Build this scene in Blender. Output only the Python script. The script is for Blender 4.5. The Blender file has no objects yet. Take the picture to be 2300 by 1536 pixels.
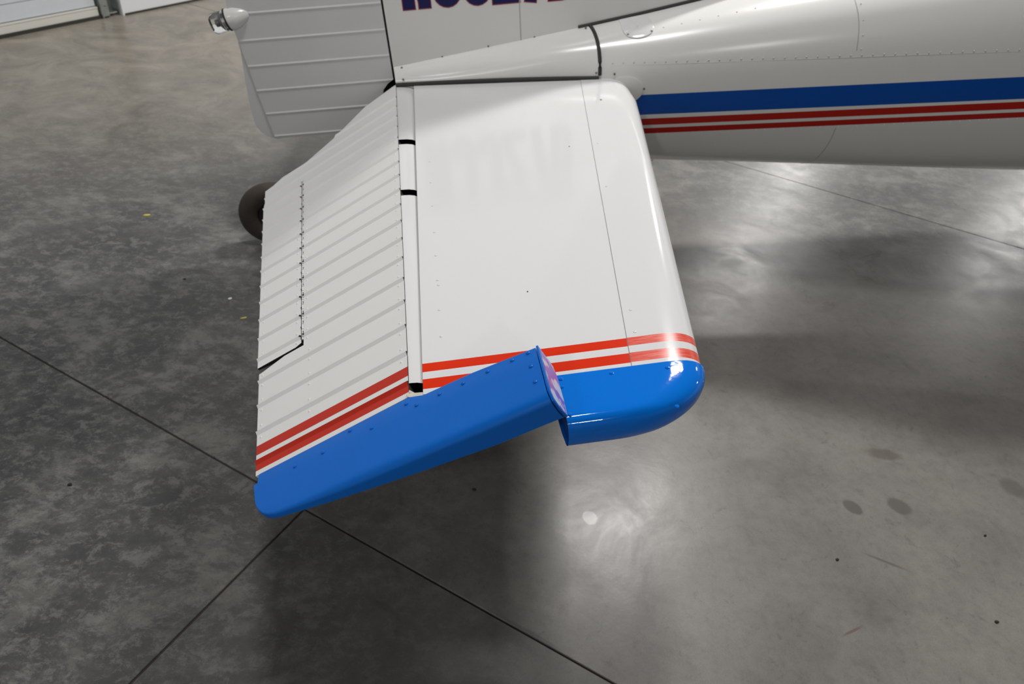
import bpy, bmesh, math, random
from mathutils import Vector, Matrix
from math import sin, cos, radians, pi, sqrt
random.seed(7)
SC = bpy.context.scene
COL = SC.collection

# ------------------------------------------------------------------ frame of reference
# The airframe is drawn in its own axes (x forward, y to port, z up, origin on the right elevator hinge edge),
# in units of S metres, then pitched nose-up by TH and set HT above the hangar floor.
S = 0.8
HT = 0.80
TH = 0.156264569
FX = Vector((cos(TH), 0, -sin(TH)))
UP = Vector((sin(TH), 0, cos(TH)))
def A2W(p):
    p = Vector(p)
    return Vector((p.dot(FX), p.y, p.dot(UP) + HT)) * S

# ------------------------------------------------------------------ camera
cd = bpy.data.cameras.new('camera')
cam = bpy.data.objects.new('camera', cd)
COL.objects.link(cam)
SC.camera = cam
cd.sensor_fit = 'HORIZONTAL'
cd.sensor_width = 36.0
cd.lens = 1557.66 * 36 / 2300
R = [(0.99006544, -0.13052245, -0.05229065), (-0.12372375, -0.63200672, -0.76502283), (0.06680461, 0.76389226, -0.64187674)]
def dirw(v):
    v = Vector(v)
    return Vector((v.dot(FX), v.y, v.dot(UP)))
rx, ry, rz = dirw(R[0]), -dirw(R[1]), -dirw(R[2])
cw = A2W((0.12905786, -1.08759543, 0.98891678))
cam.matrix_world = Matrix(((rx.x, ry.x, rz.x, cw.x), (rx.y, ry.y, rz.y, cw.y), (rx.z, ry.z, rz.z, cw.z), (0, 0, 0, 1)))
cd.clip_start = 0.05
cd.dof.use_dof = True
cd.dof.focus_distance = 1.12
cd.dof.aperture_fstop = 6.3

# ------------------------------------------------------------------ world, lamps, exposure
w = bpy.data.worlds.new('hangar_air'); SC.world = w; w.use_nodes = True
w.node_tree.nodes['Background'].inputs[0].default_value = (0.75, 0.8, 0.9, 1)
w.node_tree.nodes['Background'].inputs[1].default_value = 0.15
SC.view_settings.view_transform = 'Standard'
SC.view_settings.look = 'None'
SC.view_settings.gamma = 1
SC.view_settings.exposure = 0.22
SC.view_settings.use_curve_mapping = False
PSI = -0.62434845
AX = Vector((cos(PSI), sin(PSI), 0)); BX = Vector((-sin(PSI), cos(PSI), 0))   # the hangar's own axes
JO = Vector((-0.244, 0.243, 0))                                             # crossing of the two floor joints in view
def HW(a, b, z=0.0):
    return JO + AX * a + BX * b + Vector((0, 0, z))
def lamp(name, a, b, z, power, size, col=(1, 0.975, 0.945)):
    l = bpy.data.lights.new(name, 'AREA'); l.shape = 'DISK'; l.size = size; l.energy = power; l.color = col
    o = bpy.data.objects.new(name, l); COL.objects.link(o); o.location = HW(a, b, z)
    return o
LZ = 4.5
for a, b, pw_, sz in ((-0.04, 0.53, 58, 0.60), (0.05, 9.6, 110, 0.40), (0.1, 14.6, 150, 0.36), (4.4, 9.4, 90, 0.40), (4.4, 14.6, 150, 0.36), (9.0, 9.4, 90, 0.40), (9.0, 14.6, 90, 0.40), (0.3, -5.4, 70, 0.40), (5.4, -5.4, 95, 0.40)):  # last two are added fill lights behind the camera
    lamp('high_bay_or_fill_light', a, b, LZ, pw_, sz)
q = lamp('strip_light', 0, 0, LZ, 175, 1.2); q.data.shape = 'RECTANGLE'; q.data.size = 1.0; q.data.size_y = 0.4; q.location = (2.25, 3.36, LZ)

# ------------------------------------------------------------------ materials
def mat(name, col, rough=0.5, metal=0.0, spec=0.5, coat=0.0, coat_r=0.05, noise=0.0, nscale=8.0, bump=0.0, bscale=200.0, rnoise=0.0, transm=0.0, ior=1.5):
    m = bpy.data.materials.new(name); m.use_nodes = True
    nt = m.node_tree; p = nt.nodes['Principled BSDF']
    p.inputs['Base Color'].default_value = (*col, 1); p.inputs['Roughness'].default_value = rough
    p.inputs['Metallic'].default_value = metal; p.inputs['Specular IOR Level'].default_value = spec
    p.inputs['Coat Weight'].default_value = coat; p.inputs['Coat Roughness'].default_value = coat_r
    p.inputs['Transmission Weight'].default_value = transm; p.inputs['IOR'].default_value = ior
    if noise or bump or rnoise:
        g = nt.nodes.new('ShaderNodeNewGeometry')
    if noise:
        n = nt.nodes.new('ShaderNodeTexNoise'); n.inputs['Scale'].default_value = nscale; n.inputs['Detail'].default_value = 6
        nt.links.new(g.outputs['Position'], n.inputs['Vector'])
        mx = nt.nodes.new('ShaderNodeMix'); mx.data_type = 'RGBA'
        mx.inputs[6].default_value = (*[c * (1 - noise) for c in col], 1); mx.inputs[7].default_value = (*[min(1, c * (1 + noise)) for c in col], 1)
        nt.links.new(n.outputs['Fac'], mx.inputs[0]); nt.links.new(mx.outputs[2], p.inputs['Base Color'])
    if rnoise:
        n = nt.nodes.new('ShaderNodeTexNoise'); n.inputs['Scale'].default_value = nscale * 1.7; n.inputs['Detail'].default_value = 5
        nt.links.new(g.outputs['Position'], n.inputs['Vector'])
        mr = nt.nodes.new('ShaderNodeMapRange'); mr.inputs[3].default_value = max(0.02, rough - rnoise); mr.inputs[4].default_value = rough + rnoise
        nt.links.new(n.outputs['Fac'], mr.inputs[0]); nt.links.new(mr.outputs[0], p.inputs['Roughness'])
    if bump:
        n = nt.nodes.new('ShaderNodeTexNoise'); n.inputs['Scale'].default_value = bscale; n.inputs['Detail'].default_value = 2
        nt.links.new(g.outputs['Position'], n.inputs['Vector'])
        b = nt.nodes.new('ShaderNodeBump'); b.inputs['Strength'].default_value = bump; b.inputs['Distance'].default_value = 0.002
        nt.links.new(n.outputs['Fac'], b.inputs['Height']); nt.links.new(b.outputs[0], p.inputs['Normal'])
    return m
M = {}
M['white'] = mat('gloss_white_paint', (0.695, 0.70, 0.705), 0.12, noise=0.015, nscale=3)
M['white_satin'] = mat('satin_white_paint', (0.77, 0.775, 0.77), 0.42, noise=0.02, nscale=5)
M['white_body'] = mat('body_white_paint', (0.74, 0.74, 0.725), 0.22, noise=0.02, nscale=2)
M['red'] = mat('gloss_red_paint', (0.68, 0.030, 0.006), 0.15, spec=0.3)
M['red_satin'] = mat('satin_red_paint', (0.52, 0.028, 0.012), 0.4, spec=0.3)
M['red_dark'] = mat('dark_red_paint', (0.42, 0.010, 0.004), 0.25, spec=0.25)
M['blue'] = mat('gloss_blue_paint', (0.0, 0.165, 0.70), 0.06, spec=0.4, bump=0.05, bscale=90)
M['blue_satin'] = mat('satin_blue_paint', (0.002, 0.135, 0.58), 0.30, spec=0.25, noise=0.06, nscale=6)
M['blue_dark'] = mat('dark_blue_paint_and_shade', (0.0, 0.068, 0.36), 0.25, spec=0.25)
M['navy'] = mat('navy_lettering', (0.010, 0.012, 0.085), 0.35, spec=0.2)
M['letter_red'] = mat('red_letter_outline', (0.36, 0.02, 0.025), 0.3)
M['rubber'] = mat('black_rubber', (0.025, 0.026, 0.024), 0.6)
M['dark'] = mat('dark_parts_and_shade', (0.012, 0.012, 0.014), 0.8)  # dark small parts, and shade painted onto walls inside gaps
M['cavity'] = mat('black_gap_shade', (0.004, 0.004, 0.0045), 1.0, spec=0.0)  # black stands in for deep shade in the gaps
M['tyre'] = mat('worn_brown_tyre', (0.045, 0.034, 0.026), 0.75, noise=0.45, nscale=30)
M['steel'] = mat('dull_steel', (0.30, 0.30, 0.29), 0.4, metal=1.0, noise=0.15, nscale=40)
M['chrome'] = mat('polished_metal', (0.75, 0.75, 0.75), 0.12, metal=1.0)
M['screw'] = mat('dull_screw_head', (0.22, 0.21, 0.19), 0.45, metal=0.7)
M['glass'] = mat('clear_lens_glass', (0.95, 0.97, 0.97), 0.03, transm=1.0, ior=1.45)
M['tape'] = mat('brittle_cream_tape', (0.52, 0.49, 0.42), 0.7, noise=0.3, nscale=60)
def scratched_red():
    m = mat('rubbed_red_paint', (0.72, 0.06, 0.03), 0.25)
    nt = m.node_tree; p = nt.nodes['Principled BSDF']
    g = nt.nodes.new('ShaderNodeNewGeometry'); mp = nt.nodes.new('ShaderNodeMapping'); mp.inputs['Rotation'].default_value = (0, 0, 0.9); mp.inputs['Scale'].default_value = (30, 500, 30)
    n = nt.nodes.new('ShaderNodeTexNoise'); n.inputs['Scale'].default_value = 1.0; n.inputs['Detail'].default_value = 3
    nt.links.new(g.outputs['Position'], mp.inputs['Vector']); nt.links.new(mp.outputs[0], n.inputs['Vector'])
    cr = nt.nodes.new('ShaderNodeValToRGB'); cr.color_ramp.elements[0].position = 0.45; cr.color_ramp.elements[1].position = 0.75
    cr.color_ramp.elements[0].color = (0.66, 0.05, 0.028, 1); cr.color_ramp.elements[1].color = (0.78, 0.22, 0.17, 1)
    nt.links.new(n.outputs['Fac'], cr.inputs[0]); nt.links.new(cr.outputs[0], p.inputs['Base Color'])
    return m
M['red_rubbed'] = scratched_red()
def mask_film():
    m = mat('purple_smeared_film', (0.5, 0.3, 0.8), 0.3)
    nt = m.node_tree; p = nt.nodes['Principled BSDF']
    g = nt.nodes.new('ShaderNodeNewGeometry'); n = nt.nodes.new('ShaderNodeTexNoise'); n.inputs['Scale'].default_value = 38; n.inputs['Detail'].default_value = 3
    nt.links.new(g.outputs['Position'], n.inputs['Vector'])
    cr = nt.nodes.new('ShaderNodeValToRGB'); e = cr.color_ramp.elements
    e[0].position = 0.44; e[0].color = (0.55, 0.58, 0.70, 1); e[1].position = 0.52; e[1].color = (0.20, 0.11, 0.52, 1)
    nt.links.new(n.outputs['Fac'], cr.inputs[0]); nt.links.new(cr.outputs[0], p.inputs['Base Color'])
    return m
M['film'] = mask_film()

def floor_material():
    m = bpy.data.materials.new('polished_concrete'); m.use_nodes = True
    nt = m.node_tree; N = nt.nodes; L = nt.links; p = N['Principled BSDF']
    geo = N.new('ShaderNodeNewGeometry')
    def noise(scale, detail=6, rough=0.55, dist=0.0, src=None):
        n = N.new('ShaderNodeTexNoise'); n.inputs['Scale'].default_value = scale; n.inputs['Detail'].default_value = detail
        n.inputs['Roughness'].default_value = rough; n.inputs['Distortion'].default_value = dist
        L.new(src or geo.outputs['Position'], n.inputs['Vector']); return n.outputs['Fac']
    def ramp(fac, stops):
        r = N.new('ShaderNodeValToRGB'); e = r.color_ramp.elements
        while len(e) < len(stops): e.new(0.5)
        for k, (pos, c) in enumerate(stops):
            e[k].position = pos; e[k].color = (*c, 1) if isinstance(c, tuple) else (c, c, c, 1)
        L.new(fac, r.inputs[0]); return r.outputs[0]
    def mix(fac, c1, c2, mode='MIX'):
        x = N.new('ShaderNodeMix'); x.data_type = 'RGBA'; x.blend_type = mode
        if isinstance(fac, float): x.inputs[0].default_value = fac
        else: L.new(fac, x.inputs[0])
        for s, c in ((x.inputs[6], c1), (x.inputs[7], c2)):
            if isinstance(c, tuple): s.default_value = (*c, 1)
            else: L.new(c, s)
        return x.outputs[2]
    def math(op, a, b):
        x = N.new('ShaderNodeMath'); x.operation = op
        for s, c in ((x.inputs[0], a), (x.inputs[1], b)):
            if isinstance(c, (int, float)): s.default_value = c
            else: L.new(c, s)
        return x.outputs[0]
    def blob(x, y, rx_, ry_, soft=0.15, wob=0.0, ang=0.0):      # a mark with an outline of its own
        mp = N.new('ShaderNodeMapping'); mp.vector_type = 'TEXTURE'
        mp.inputs['Location'].default_value = (x, y, 0); mp.inputs['Rotation'].default_value = (0, 0, ang); mp.inputs['Scale'].default_value = (rx_, ry_, 1)
        L.new(geo.outputs['Position'], mp.inputs['Vector'])
        vm = N.new('ShaderNodeVectorMath'); vm.operation = 'LENGTH'; L.new(mp.outputs[0], vm.inputs[0])
        d = vm.outputs['Value']
        if wob: d = math('ADD', d, math('MULTIPLY', math('SUBTRACT', noise(38, 3), 0.5), wob))
        mr = N.new('ShaderNodeMapRange'); mr.interpolation_type = 'SMOOTHSTEP'
        mr.inputs[1].default_value = 1 - soft; mr.inputs[2].default_value = 1 + soft; mr.inputs[3].default_value = 1; mr.inputs[4].default_value = 0
        L.new(d, mr.inputs[0]); return mr.outputs[0]
    c = ramp(noise(1.1, 6, 0.55), [(0.32, (0.175, 0.167, 0.154)), (0.68, (0.235, 0.225, 0.207))])
    mot = ramp(noise(4.2, 10, 0.7, 0.3), [(0.34, 0.74), (0.52, 1.0), (0.7, 1.12)])
    c = mix(0.7, c, mot, 'MULTIPLY')
    fine = ramp(noise(34, 8, 0.75), [(0.3, 0.74), (0.5, 1.0), (0.72, 1.14)])
    c = mix(0.6, c, fine, 'MULTIPLY')
    spk = ramp(noise(260, 3, 0.7), [(0.3, 0.84), (0.6, 1.06)])
    c = mix(0.55, c, spk, 'MULTIPLY')
    # slabs of the next pour, nearer the viewer than the long joint, are a darker mix
    sp = N.new('ShaderNodeVectorMath'); sp.operation = 'DOT_PRODUCT'; sp.inputs[1].default_value = tuple(BX); L.new(geo.outputs['Position'], sp.inputs[0])
    near = math('LESS_THAN', sp.outputs['Value'], JO.dot(BX))
    c = mix(math('MULTIPLY', near, 0.30), c, (0.06, 0.06, 0.06))
    # trowel burn: dark clouds with ragged edges, strongest on the slabs to the left
    mp = N.new('ShaderNodeMapping'); mp.inputs['Rotation'].default_value = (0, 0, 0.5); mp.inputs['Scale'].default_value = (1.0, 1.35, 1)
    L.new(geo.outputs['Position'], mp.inputs['Vector'])
    left = math('MAXIMUM', blob(-2.35, 0.6, 2.25, 3.2, 0.4), math('MULTIPLY', blob(2.7, 2.2, 1.5, 0.95, 0.4), 0.7))
    burn = ramp(noise(3.4, 13, 0.78, 0.2, mp.outputs[0]), [(0.42, 0.0), (0.48, 0.7), (0.56, 1.0)])
    c = mix(math('MULTIPLY', left, 0.42), c, (0.075, 0.087, 0.088))
    c = mix(math('MULTIPLY', burn, math('ADD', math('MULTIPLY', left, 0.78), 0.06)), c, (0.045, 0.046, 0.049))
    flake = ramp(noise(19, 12, 0.85, 0.3, mp.outputs[0]), [(0.50, 0.0), (0.57, 1.0)])
    c = mix(math('MULTIPLY', flake, math('ADD', math('MULTIPLY', left, 0.52), 0.03)), c, (0.22, 0.22, 0.21))
    pit = ramp(noise(21, 12, 0.8, 0.5), [(0.36, 1.0), (0.43, 0.0)])
    c = mix(math('MULTIPLY', pit, 0.4), c, (0.07, 0.068, 0.064))
    # dusty tan strip along the wall
    tan = blob(-2.35, 4.6, 2.3, 2.4, 0.5, 0.0, 0.0)
    c = mix(math('MULTIPLY', tan, 0.7), c, ramp(noise(4, 9, 0.68, 1.6), [(0.3, (0.20, 0.175, 0.14)), (0.55, (0.36, 0.32, 0.26)), (0.75, (0.46, 0.41, 0.33))]))
    # separate marks
    for (x, y, ax, ay, soft, wob, ang, col, f) in (
        (0.469, 0.177, 0.019, 0.021, 0.12, 0.5, 0, (0.50, 0.50, 0.48), 0.85),
        (1.211, 0.172, 0.021, 0.027, 0.2, 0.3, 0.6, (0.10, 0.098, 0.085), 0.8),
        (1.351, 0.167, 0.026, 0.032, 0.2, 0.3, 0.9, (0.10, 0.098, 0.085), 0.7),
        (1.75, 0.213, 0.035, 0.035, 0.3, 0.6, 0, (0.10, 0.098, 0.09), 0.6),
        (1.416, 0.355, 0.05, 0.022, 0.3, 0.8, -0.2, (0.115, 0.108, 0.085), 0.7),
        (-0.721, 0.772, 0.03, 0.016, 0.4, 0.5, 0, (0.08, 0.08, 0.08), 0.7),
        (-0.058, 0.21, 0.025, 0.022, 0.3, 0.4, 0, (0.09, 0.088, 0.082), 0.6),
        (-0.05, -0.03, 0.035, 0.008, 0.5, 0.5, -0.6, (0.08, 0.078, 0.075), 0.5),
        (0.27, -0.12, 0.07, 0.006, 0.5, 0.5, -0.62, (0.08, 0.078, 0.075), 0.5),
        (1.21, 0.0, 0.05, 0.004, 0.5, 0.3, -0.55, (0.11, 0.08, 0.07), 0.6),
        (1.02, -0.17, 0.03, 0.003, 0.5, 0.3, 0.3, (0.13, 0.07, 0.05), 0.6),
        (-1.25, 1.55, 0.10, 0.035, 0.6, 0.8, 0.1, (0.07, 0.07, 0.072), 0.6),
        (-0.95, 1.55, 0.09, 0.03, 0.6, 0.8, 0.1, (0.07, 0.07, 0.072), 0.6),
        (-1.0, 1.2, 0.12, 0.04, 0.6, 0.8, 0.4, (0.08, 0.08, 0.082), 0.5)):
        c = mix(math('MULTIPLY', blob(x, y, ax, ay, soft, wob, ang), f), c, col)
    L.new(c, p.inputs['Base Color'])
    rr = N.new('ShaderNodeMapRange'); rr.inputs[3].default_value = 0.16; rr.inputs[4].default_value = 0.46
    L.new(noise(4.5, 8, 0.65, 0.8), rr.inputs[0]); L.new(rr.outputs[0], p.inputs['Roughness'])
    p.inputs['Specular IOR Level'].default_value = 0.25
    bp = N.new('ShaderNodeBump'); bp.inputs['Strength'].default_value = 0.25; bp.inputs['Distance'].default_value = 0.004
    h = math('ADD', math('MULTIPLY', noise(9, 4), 0.45), math('MULTIPLY', noise(120, 4), 0.06))
    L.new(h, bp.inputs['Height']); L.new(bp.outputs[0], p.inputs['Normal'])
    return m
M['concrete'] = floor_material()
M['joint'] = mat('brown_joint_filler', (0.035, 0.024, 0.018), 0.7, noise=0.5, nscale=14)
M['wall'] = mat('white_wall_sheet', (0.74, 0.76, 0.78), 0.45)
M['ceiling'] = mat('pale_ceiling_sheet', (0.42, 0.43, 0.44), 0.6)
M['door'] = mat('white_door_panel', (0.62, 0.66, 0.70), 0.4, noise=0.05, nscale=20)
M['rail'] = mat('ivory_door_rail', (0.66, 0.65, 0.60), 0.45)
M['galv'] = mat('galvanised_track', (0.38, 0.41, 0.40), 0.35, metal=0.8, noise=0.35, nscale=30)
M['sealant'] = mat('dark_sill_seal', (0.030, 0.030, 0.024), 0.7)

# ------------------------------------------------------------------ mesh helpers
def link(name, me, parent=None, mats=(), kind=None, label=None, world=True, smooth=30):
    for m in mats: me.materials.append(m)
    me.update()
    if smooth:
        me.polygons.foreach_set('use_smooth', [True] * len(me.polygons))
        me.set_sharp_from_angle(angle=radians(smooth))
    o = bpy.data.objects.new(name, me); COL.objects.link(o)
    if parent is not None:
        o.parent = parent
        if world: o.location = -parent.matrix_world.translation if parent.parent is None else (0, 0, 0)
    if kind: o['kind'] = kind
    if label: o['label'] = label
    return o
class MB:
    """vertices in airframe units (air=True) or metres; faces with a material slot"""
    def __init__(s, air=True): s.v = []; s.f = []; s.m = []; s.air = air
    def vert(s, p): s.v.append(A2W(p) if s.air else Vector(p)); return len(s.v) - 1
    def face(s, ids, m=0): s.f.append(tuple(ids)); s.m.append(m)
    def poly(s, pts, m=0): s.face([s.vert(p) for p in pts], m)
    def grid(s, rows, mf=None, close=False, flip=False):
        ids = [[s.vert(p) for p in r] for r in rows]
        for i in range(len(rows) - 1):
            n = len(rows[i])
            for j in range(n if close else n - 1):
                k = (j + 1) % n
                q = (ids[i][j], ids[i][k], ids[i + 1][k], ids[i + 1][j])
                s.face(q[::-1] if flip else q, mf(i, j) if mf else 0)
        return ids
    def box(s, lo, hi, m=0):
        x0, y0, z0 = lo; x1, y1, z1 = hi
        c = [s.vert(p) for p in ((x0, y0, z0), (x1, y0, z0), (x1, y1, z0), (x0, y1, z0), (x0, y0, z1), (x1, y0, z1), (x1, y1, z1), (x0, y1, z1))]
        for q in ((3, 2, 1, 0), (4, 5, 6, 7), (0, 1, 5, 4), (1, 2, 6, 5), (2, 3, 7, 6), (3, 0, 4, 7)): s.face([c[k] for k in q], m)
    def tube(s, pts, r, n=8, m=0, cap=True):
        pts = [Vector(p) for p in pts]; rows = []
        for i, p in enumerate(pts):
            t = (pts[min(i + 1, len(pts) - 1)] - pts[max(i - 1, 0)]).normalized()
            a = t.cross(Vector((0, 0, 1)))
            if a.length < 0.1: a = t.cross(Vector((0, 1, 0)))
            a.normalize(); b = t.cross(a)
            ri = r[i] if isinstance(r, (list, tuple)) else r
            rows.append([p + a * ri * cos(2 * pi * k / n) + b * ri * sin(2 * pi * k / n) for k in range(n)])
        ids = s.grid(rows, (lambda i, j: m), close=True)
        if cap: s.face(ids[0], m); s.face(ids[-1][::-1], m)
    def dome(s, c, nrm, r, h, n=8, m=0):
        c = Vector(c); nrm = Vector(nrm).normalized()
        a = nrm.cross(Vector((0, 1, 0))); a = a.normalized() if a.length > 0.1 else nrm.cross(Vector((1, 0, 0))).normalized(); b = nrm.cross(a)
        rows = [[c + nrm * h * z + (a * cos(2 * pi * k / n) + b * sin(2 * pi * k / n)) * r * q for k in range(n)] for q, z in ((1, -0.15), (0.92, 0.5), (0.55, 0.92))]
        ids = s.grid(rows, lambda i, j: m, close=True); s.face(ids[-1], m)
    def build(s, name, mats, parent=None, recalc=True, **k):
        me = bpy.data.meshes.new(name); me.from_pydata([tuple(v) for v in s.v], [], s.f)
        me.polygons.foreach_set('material_index', s.m)
        if recalc:
            bm = bmesh.new(); bm.from_mesh(me); bmesh.ops.remove_doubles(bm, verts=bm.verts, dist=1e-6); bmesh.ops.recalc_face_normals(bm, faces=bm.faces); bm.to_mesh(me); bm.free()
        return link(name, me, parent, mats, **k)
def lerp(a, b, t): return a + (b - a) * t
def pw(x, pts):
    if x <= pts[0][0]: return pts[0][1]
    for (x0, y0), (x1, y1) in zip(pts, pts[1:]):
        if x <= x1: return lerp(y0, y1, (x - x0) / (x1 - x0))
    return pts[-1][1]

# ================================================================== THE SETTING
floor_me = MB(False)
fl = bpy.data.objects.new('floor', None); COL.objects.link(fl); fl['kind'] = 'structure'; fl['label'] = 'polished grey concrete hangar floor cut into slabs'
AB = [-3.75, 0.0, 3.7, 7.4, 11.1, 14.8]; BB = [-8.7, -5.8, -2.9, 0.0, 2.895, 5.8, 8.7, 11.6, 14.5, 17.4]
G = 0.0026
for i in range(len(AB) - 1):
    for j in range(len(BB) - 1):
        mb = MB(False); a0, a1, b0, b1 = AB[i] + G, AB[i + 1] - G, BB[j] + G, BB[j + 1] - G; e = 0.0012
        top = [HW(a0 + e, b0 + e), HW(a1 - e, b0 + e), HW(a1 - e, b1 - e), HW(a0 + e, b1 - e)]
        rim = [HW(a0, b0, -e), HW(a1, b0, -e), HW(a1, b1, -e), HW(a0, b1, -e)]
        bot = [v + Vector((0, 0, -0.1)) for v in rim]
        mb.grid([bot, rim, top], close=True); mb.poly(top)
        mb.build('slab', [M['concrete']], fl, smooth=0)
mb = MB(False)
mb.poly([HW(AB[0], BB[0], -0.004), HW(AB[-1], BB[0], -0.004), HW(AB[-1], BB[-1], -0.004), HW(AB[0], BB[-1], -0.004)])
mb.build('joint_filler', [M['joint']], fl, smooth=0, label='rusty brown filler in the saw-cut floor joints')

def hall_box(mb, a0, a1, b0, b1, z0, z1, m=0):
    c = [mb.vert(p) for p in (HW(a0, b0, z0), HW(a1, b0, z0), HW(a1, b1, z0), HW(a0, b1, z0), HW(a0, b0, z1), HW(a1, b0, z1), HW(a1, b1, z1), HW(a0, b1, z1))]
    for q in ((3, 2, 1, 0), (4, 5, 6, 7), (0, 1, 5, 4), (1, 2, 6, 5), (2, 3, 7, 6), (3, 0, 4, 7)): mb.face([c[k] for k in q], m)
def struct(name, boxes, mats, **k):
    mb = MB(False)
    for bx in boxes: hall_box(mb, *bx)
    o = mb.build(name, mats, smooth=0, **k); o['kind'] = 'structure'; return o
WA = -3.6
wl = struct('wall_left', [(WA - 0.15, WA, 2.385, 17.4, -0.05, 4.9), (WA - 0.15, WA, -8.7, -1.0, -0.05, 4.9), (WA - 0.15, WA, -1.0, 2.385, 3.2, 4.9)], [M['wall']])
struct('wall_back', [(WA, 14.8, 17.4, 17.55, -0.05, 4.9)], [M['wall']])
struct('wall_front', [(WA, 14.8, -8.85, -8.7, -0.05, 4.9)], [M['wall']])
struct('wall_right', [(14.8, 14.95, -8.7, 17.4, -0.05, 4.9)], [M['wall']])
struct('ceiling', [(WA - 0.15, 14.95, -8.85, 17.55, 4.9, 5.0)], [M['ceiling']])
struct('baseboard_left', [(WA, WA + 0.006, 2.40, 17.4, 0.0, 0.012)], [M['sealant']])
# the overhead door beside it
dr = struct('door_1', [(WA - 0.10, WA - 0.06, -1.0, 2.245, 0.02, 3.2)], [M['door']]); dr['label'] = 'white overhead sectional hangar door with black bottom seal'
for k in range(7):
    mb = MB(False); z0 = 0.070 + k * 0.44
    hall_box(mb, WA - 0.062, WA - 0.045, -1.0, 2.235, z0 + 0.006, z0 + 0.434)
    hall_box(mb, WA - 0.048, WA - 0.040, -1.0, 2.235, z0 + 0.10, z0 + 0.36)
    mb.build('door_panel', [M['door']], dr, smooth=0)
mb = MB(False); hall_box(mb, WA - 0.062, WA - 0.035, -1.0, 2.24, 0.018, 0.070); hall_box(mb, WA - 0.062, WA - 0.032, -1.0, 2.24, 0.062, 0.068); mb.build('bottom_rail', [M['rail']], dr, smooth=0)
mb = MB(False); hall_box(mb, WA - 0.07, WA - 0.024, -1.0, 2.30, 0.0, 0.019); mb.build('bottom_seal', [M['sealant']], dr, smooth=0)
mb = MB(False)
hall_box(mb, WA - 0.10, WA - 0.02, 2.375, 2.385, 0, 3.2); hall_box(mb, WA - 0.10, WA - 0.085, 2.25, 2.385, 0, 3.2)
hall_box(mb, WA - 0.085, WA - 0.012, 2.250, 2.258, 0, 3.2); hall_box(mb, WA - 0.05, WA - 0.012, 2.258, 2.300, 0.012, 3.2)
mb.build('door_track', [M['galv']], dr, smooth=0)
mb = MB(False); hall_box(mb, WA - 0.08, WA - 0.02, 2.26, 2.36, 0.02, 0.028); mb.build('roller_bracket', [M['chrome']], dr, smooth=0)
mb = MB(False); mb.dome(HW(WA - 0.012, 2.28, 0.075), AX, 0.007, 0.005); mb.build('bolt', [M['screw']], dr)

# ================================================================== THE AIRPLANE
base = A2W((-0.60, 1.87, -0.72)); base.z = 0
plane = bpy.data.objects.new('airplane', None); COL.objects.link(plane); plane.location = base
plane['label'] = 'white light airplane tail with blue and red stripes parked on concrete'; plane['category'] = 'airplane'
bpy.context.view_layer.update()
YC = 1.87

# ------------------------------------------------------------------ fuselage
def half_w(x): return 0.092 + 0.18 * x if x < 3 else 0.632
def z_top(x): return 0.056 + 0.118 * x if x < 1.0 else 0.174 + 0.135 * (x - 1.0)
def z_bot(x): return pw(x, [(-0.02, -0.20), (0.3, -0.32), (1.056, -0.442), (1.7, -0.512), (2.65, -0.620), (4.5, -0.80)])
ZC = -0.08
def sec(x, ph, extra=0.0, y_near=1):
    """point of the hull at station x, ph = -90 (keel) .. 90 (deck) degrees, near side for y_near = 1"""
    n = 3.3; c, s_ = cos(ph), sin(ph)
    zr = (z_top(x) - ZC) if s_ > 0 else (ZC - z_bot(x))
    ww = half_w(x) + extra; nn = n if s_ > 0 else 2.5
    y = YC - y_near * ww * abs(c) ** (2 / nn); z = ZC + (zr + extra) * math.copysign(abs(s_) ** (2 / nn), s_)
    return (x, y, z)
def ph_of_z(x, z):
    zr = (z_top(x) - ZC) if z > ZC else (ZC - z_bot(x)); nn = 3.3 if z > ZC else 2.5
    t = max(-1, min(1, (z - ZC) / zr)); return math.copysign(math.asin(abs(t) ** (nn / 2)), t)
def stripe_levels(x):      # blue top, blue bottom, red 1 top/bottom, red 2 top/bottom
    t = (x - 0.957) / 1.45
    return [lerp(-0.070, -0.050, t), lerp(-0.153, -0.138, t), lerp(-0.171, -0.1495, t), lerp(-0.2, -0.18, t), lerp(-0.2145, -0.1935, t), lerp(-0.24, -0.217, t)]
xs = [-0.02, 0.1, 0.3, 0.5, 0.7, 0.79, 0.9, 1.0, 1.15, 1.3, 1.5, 1.7, 1.748, 1.752, 1.9, 2.1, 2.4, 2.7, 3.0, 3.5, 4.0, 4.6]
mb = MB(); rows = []; mcol = []
for x in xs:
    L6 = stripe_levels(x); ph = [ph_of_z(x, z) for z in L6]
    col = [pi / 2 - (pi / 2 - ph[0]) * k / 14 for k in range(14)] + [ph[0], (ph[0] + ph[1]) / 2] + ph[1:] + [ph[5] - (ph[5] + pi / 2) * k / 12 for k in range(1, 13)]
    near = [sec(x, p) for p in col]; far = [sec(x, p, 0, -1) for p in col[::-1]][1:-1]
    rows.append(near + far)
def mfus(i, j):
    if 14 <= j <= 15: return 1
    if j in (17, 19): return 2
    n = 32
    return 0
nn = len(rows[0])
ids = mb.grid(rows, mfus, close=True); mb.face(ids[0], 3); mb.face(ids[-1], 0)  # aft end face coloured dark as the shade inside the tailcone
fus = mb.build('fuselage', [M['white_body'], M['blue_dark'], M['red_dark'], M['dark']], plane, smooth=40)
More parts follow.
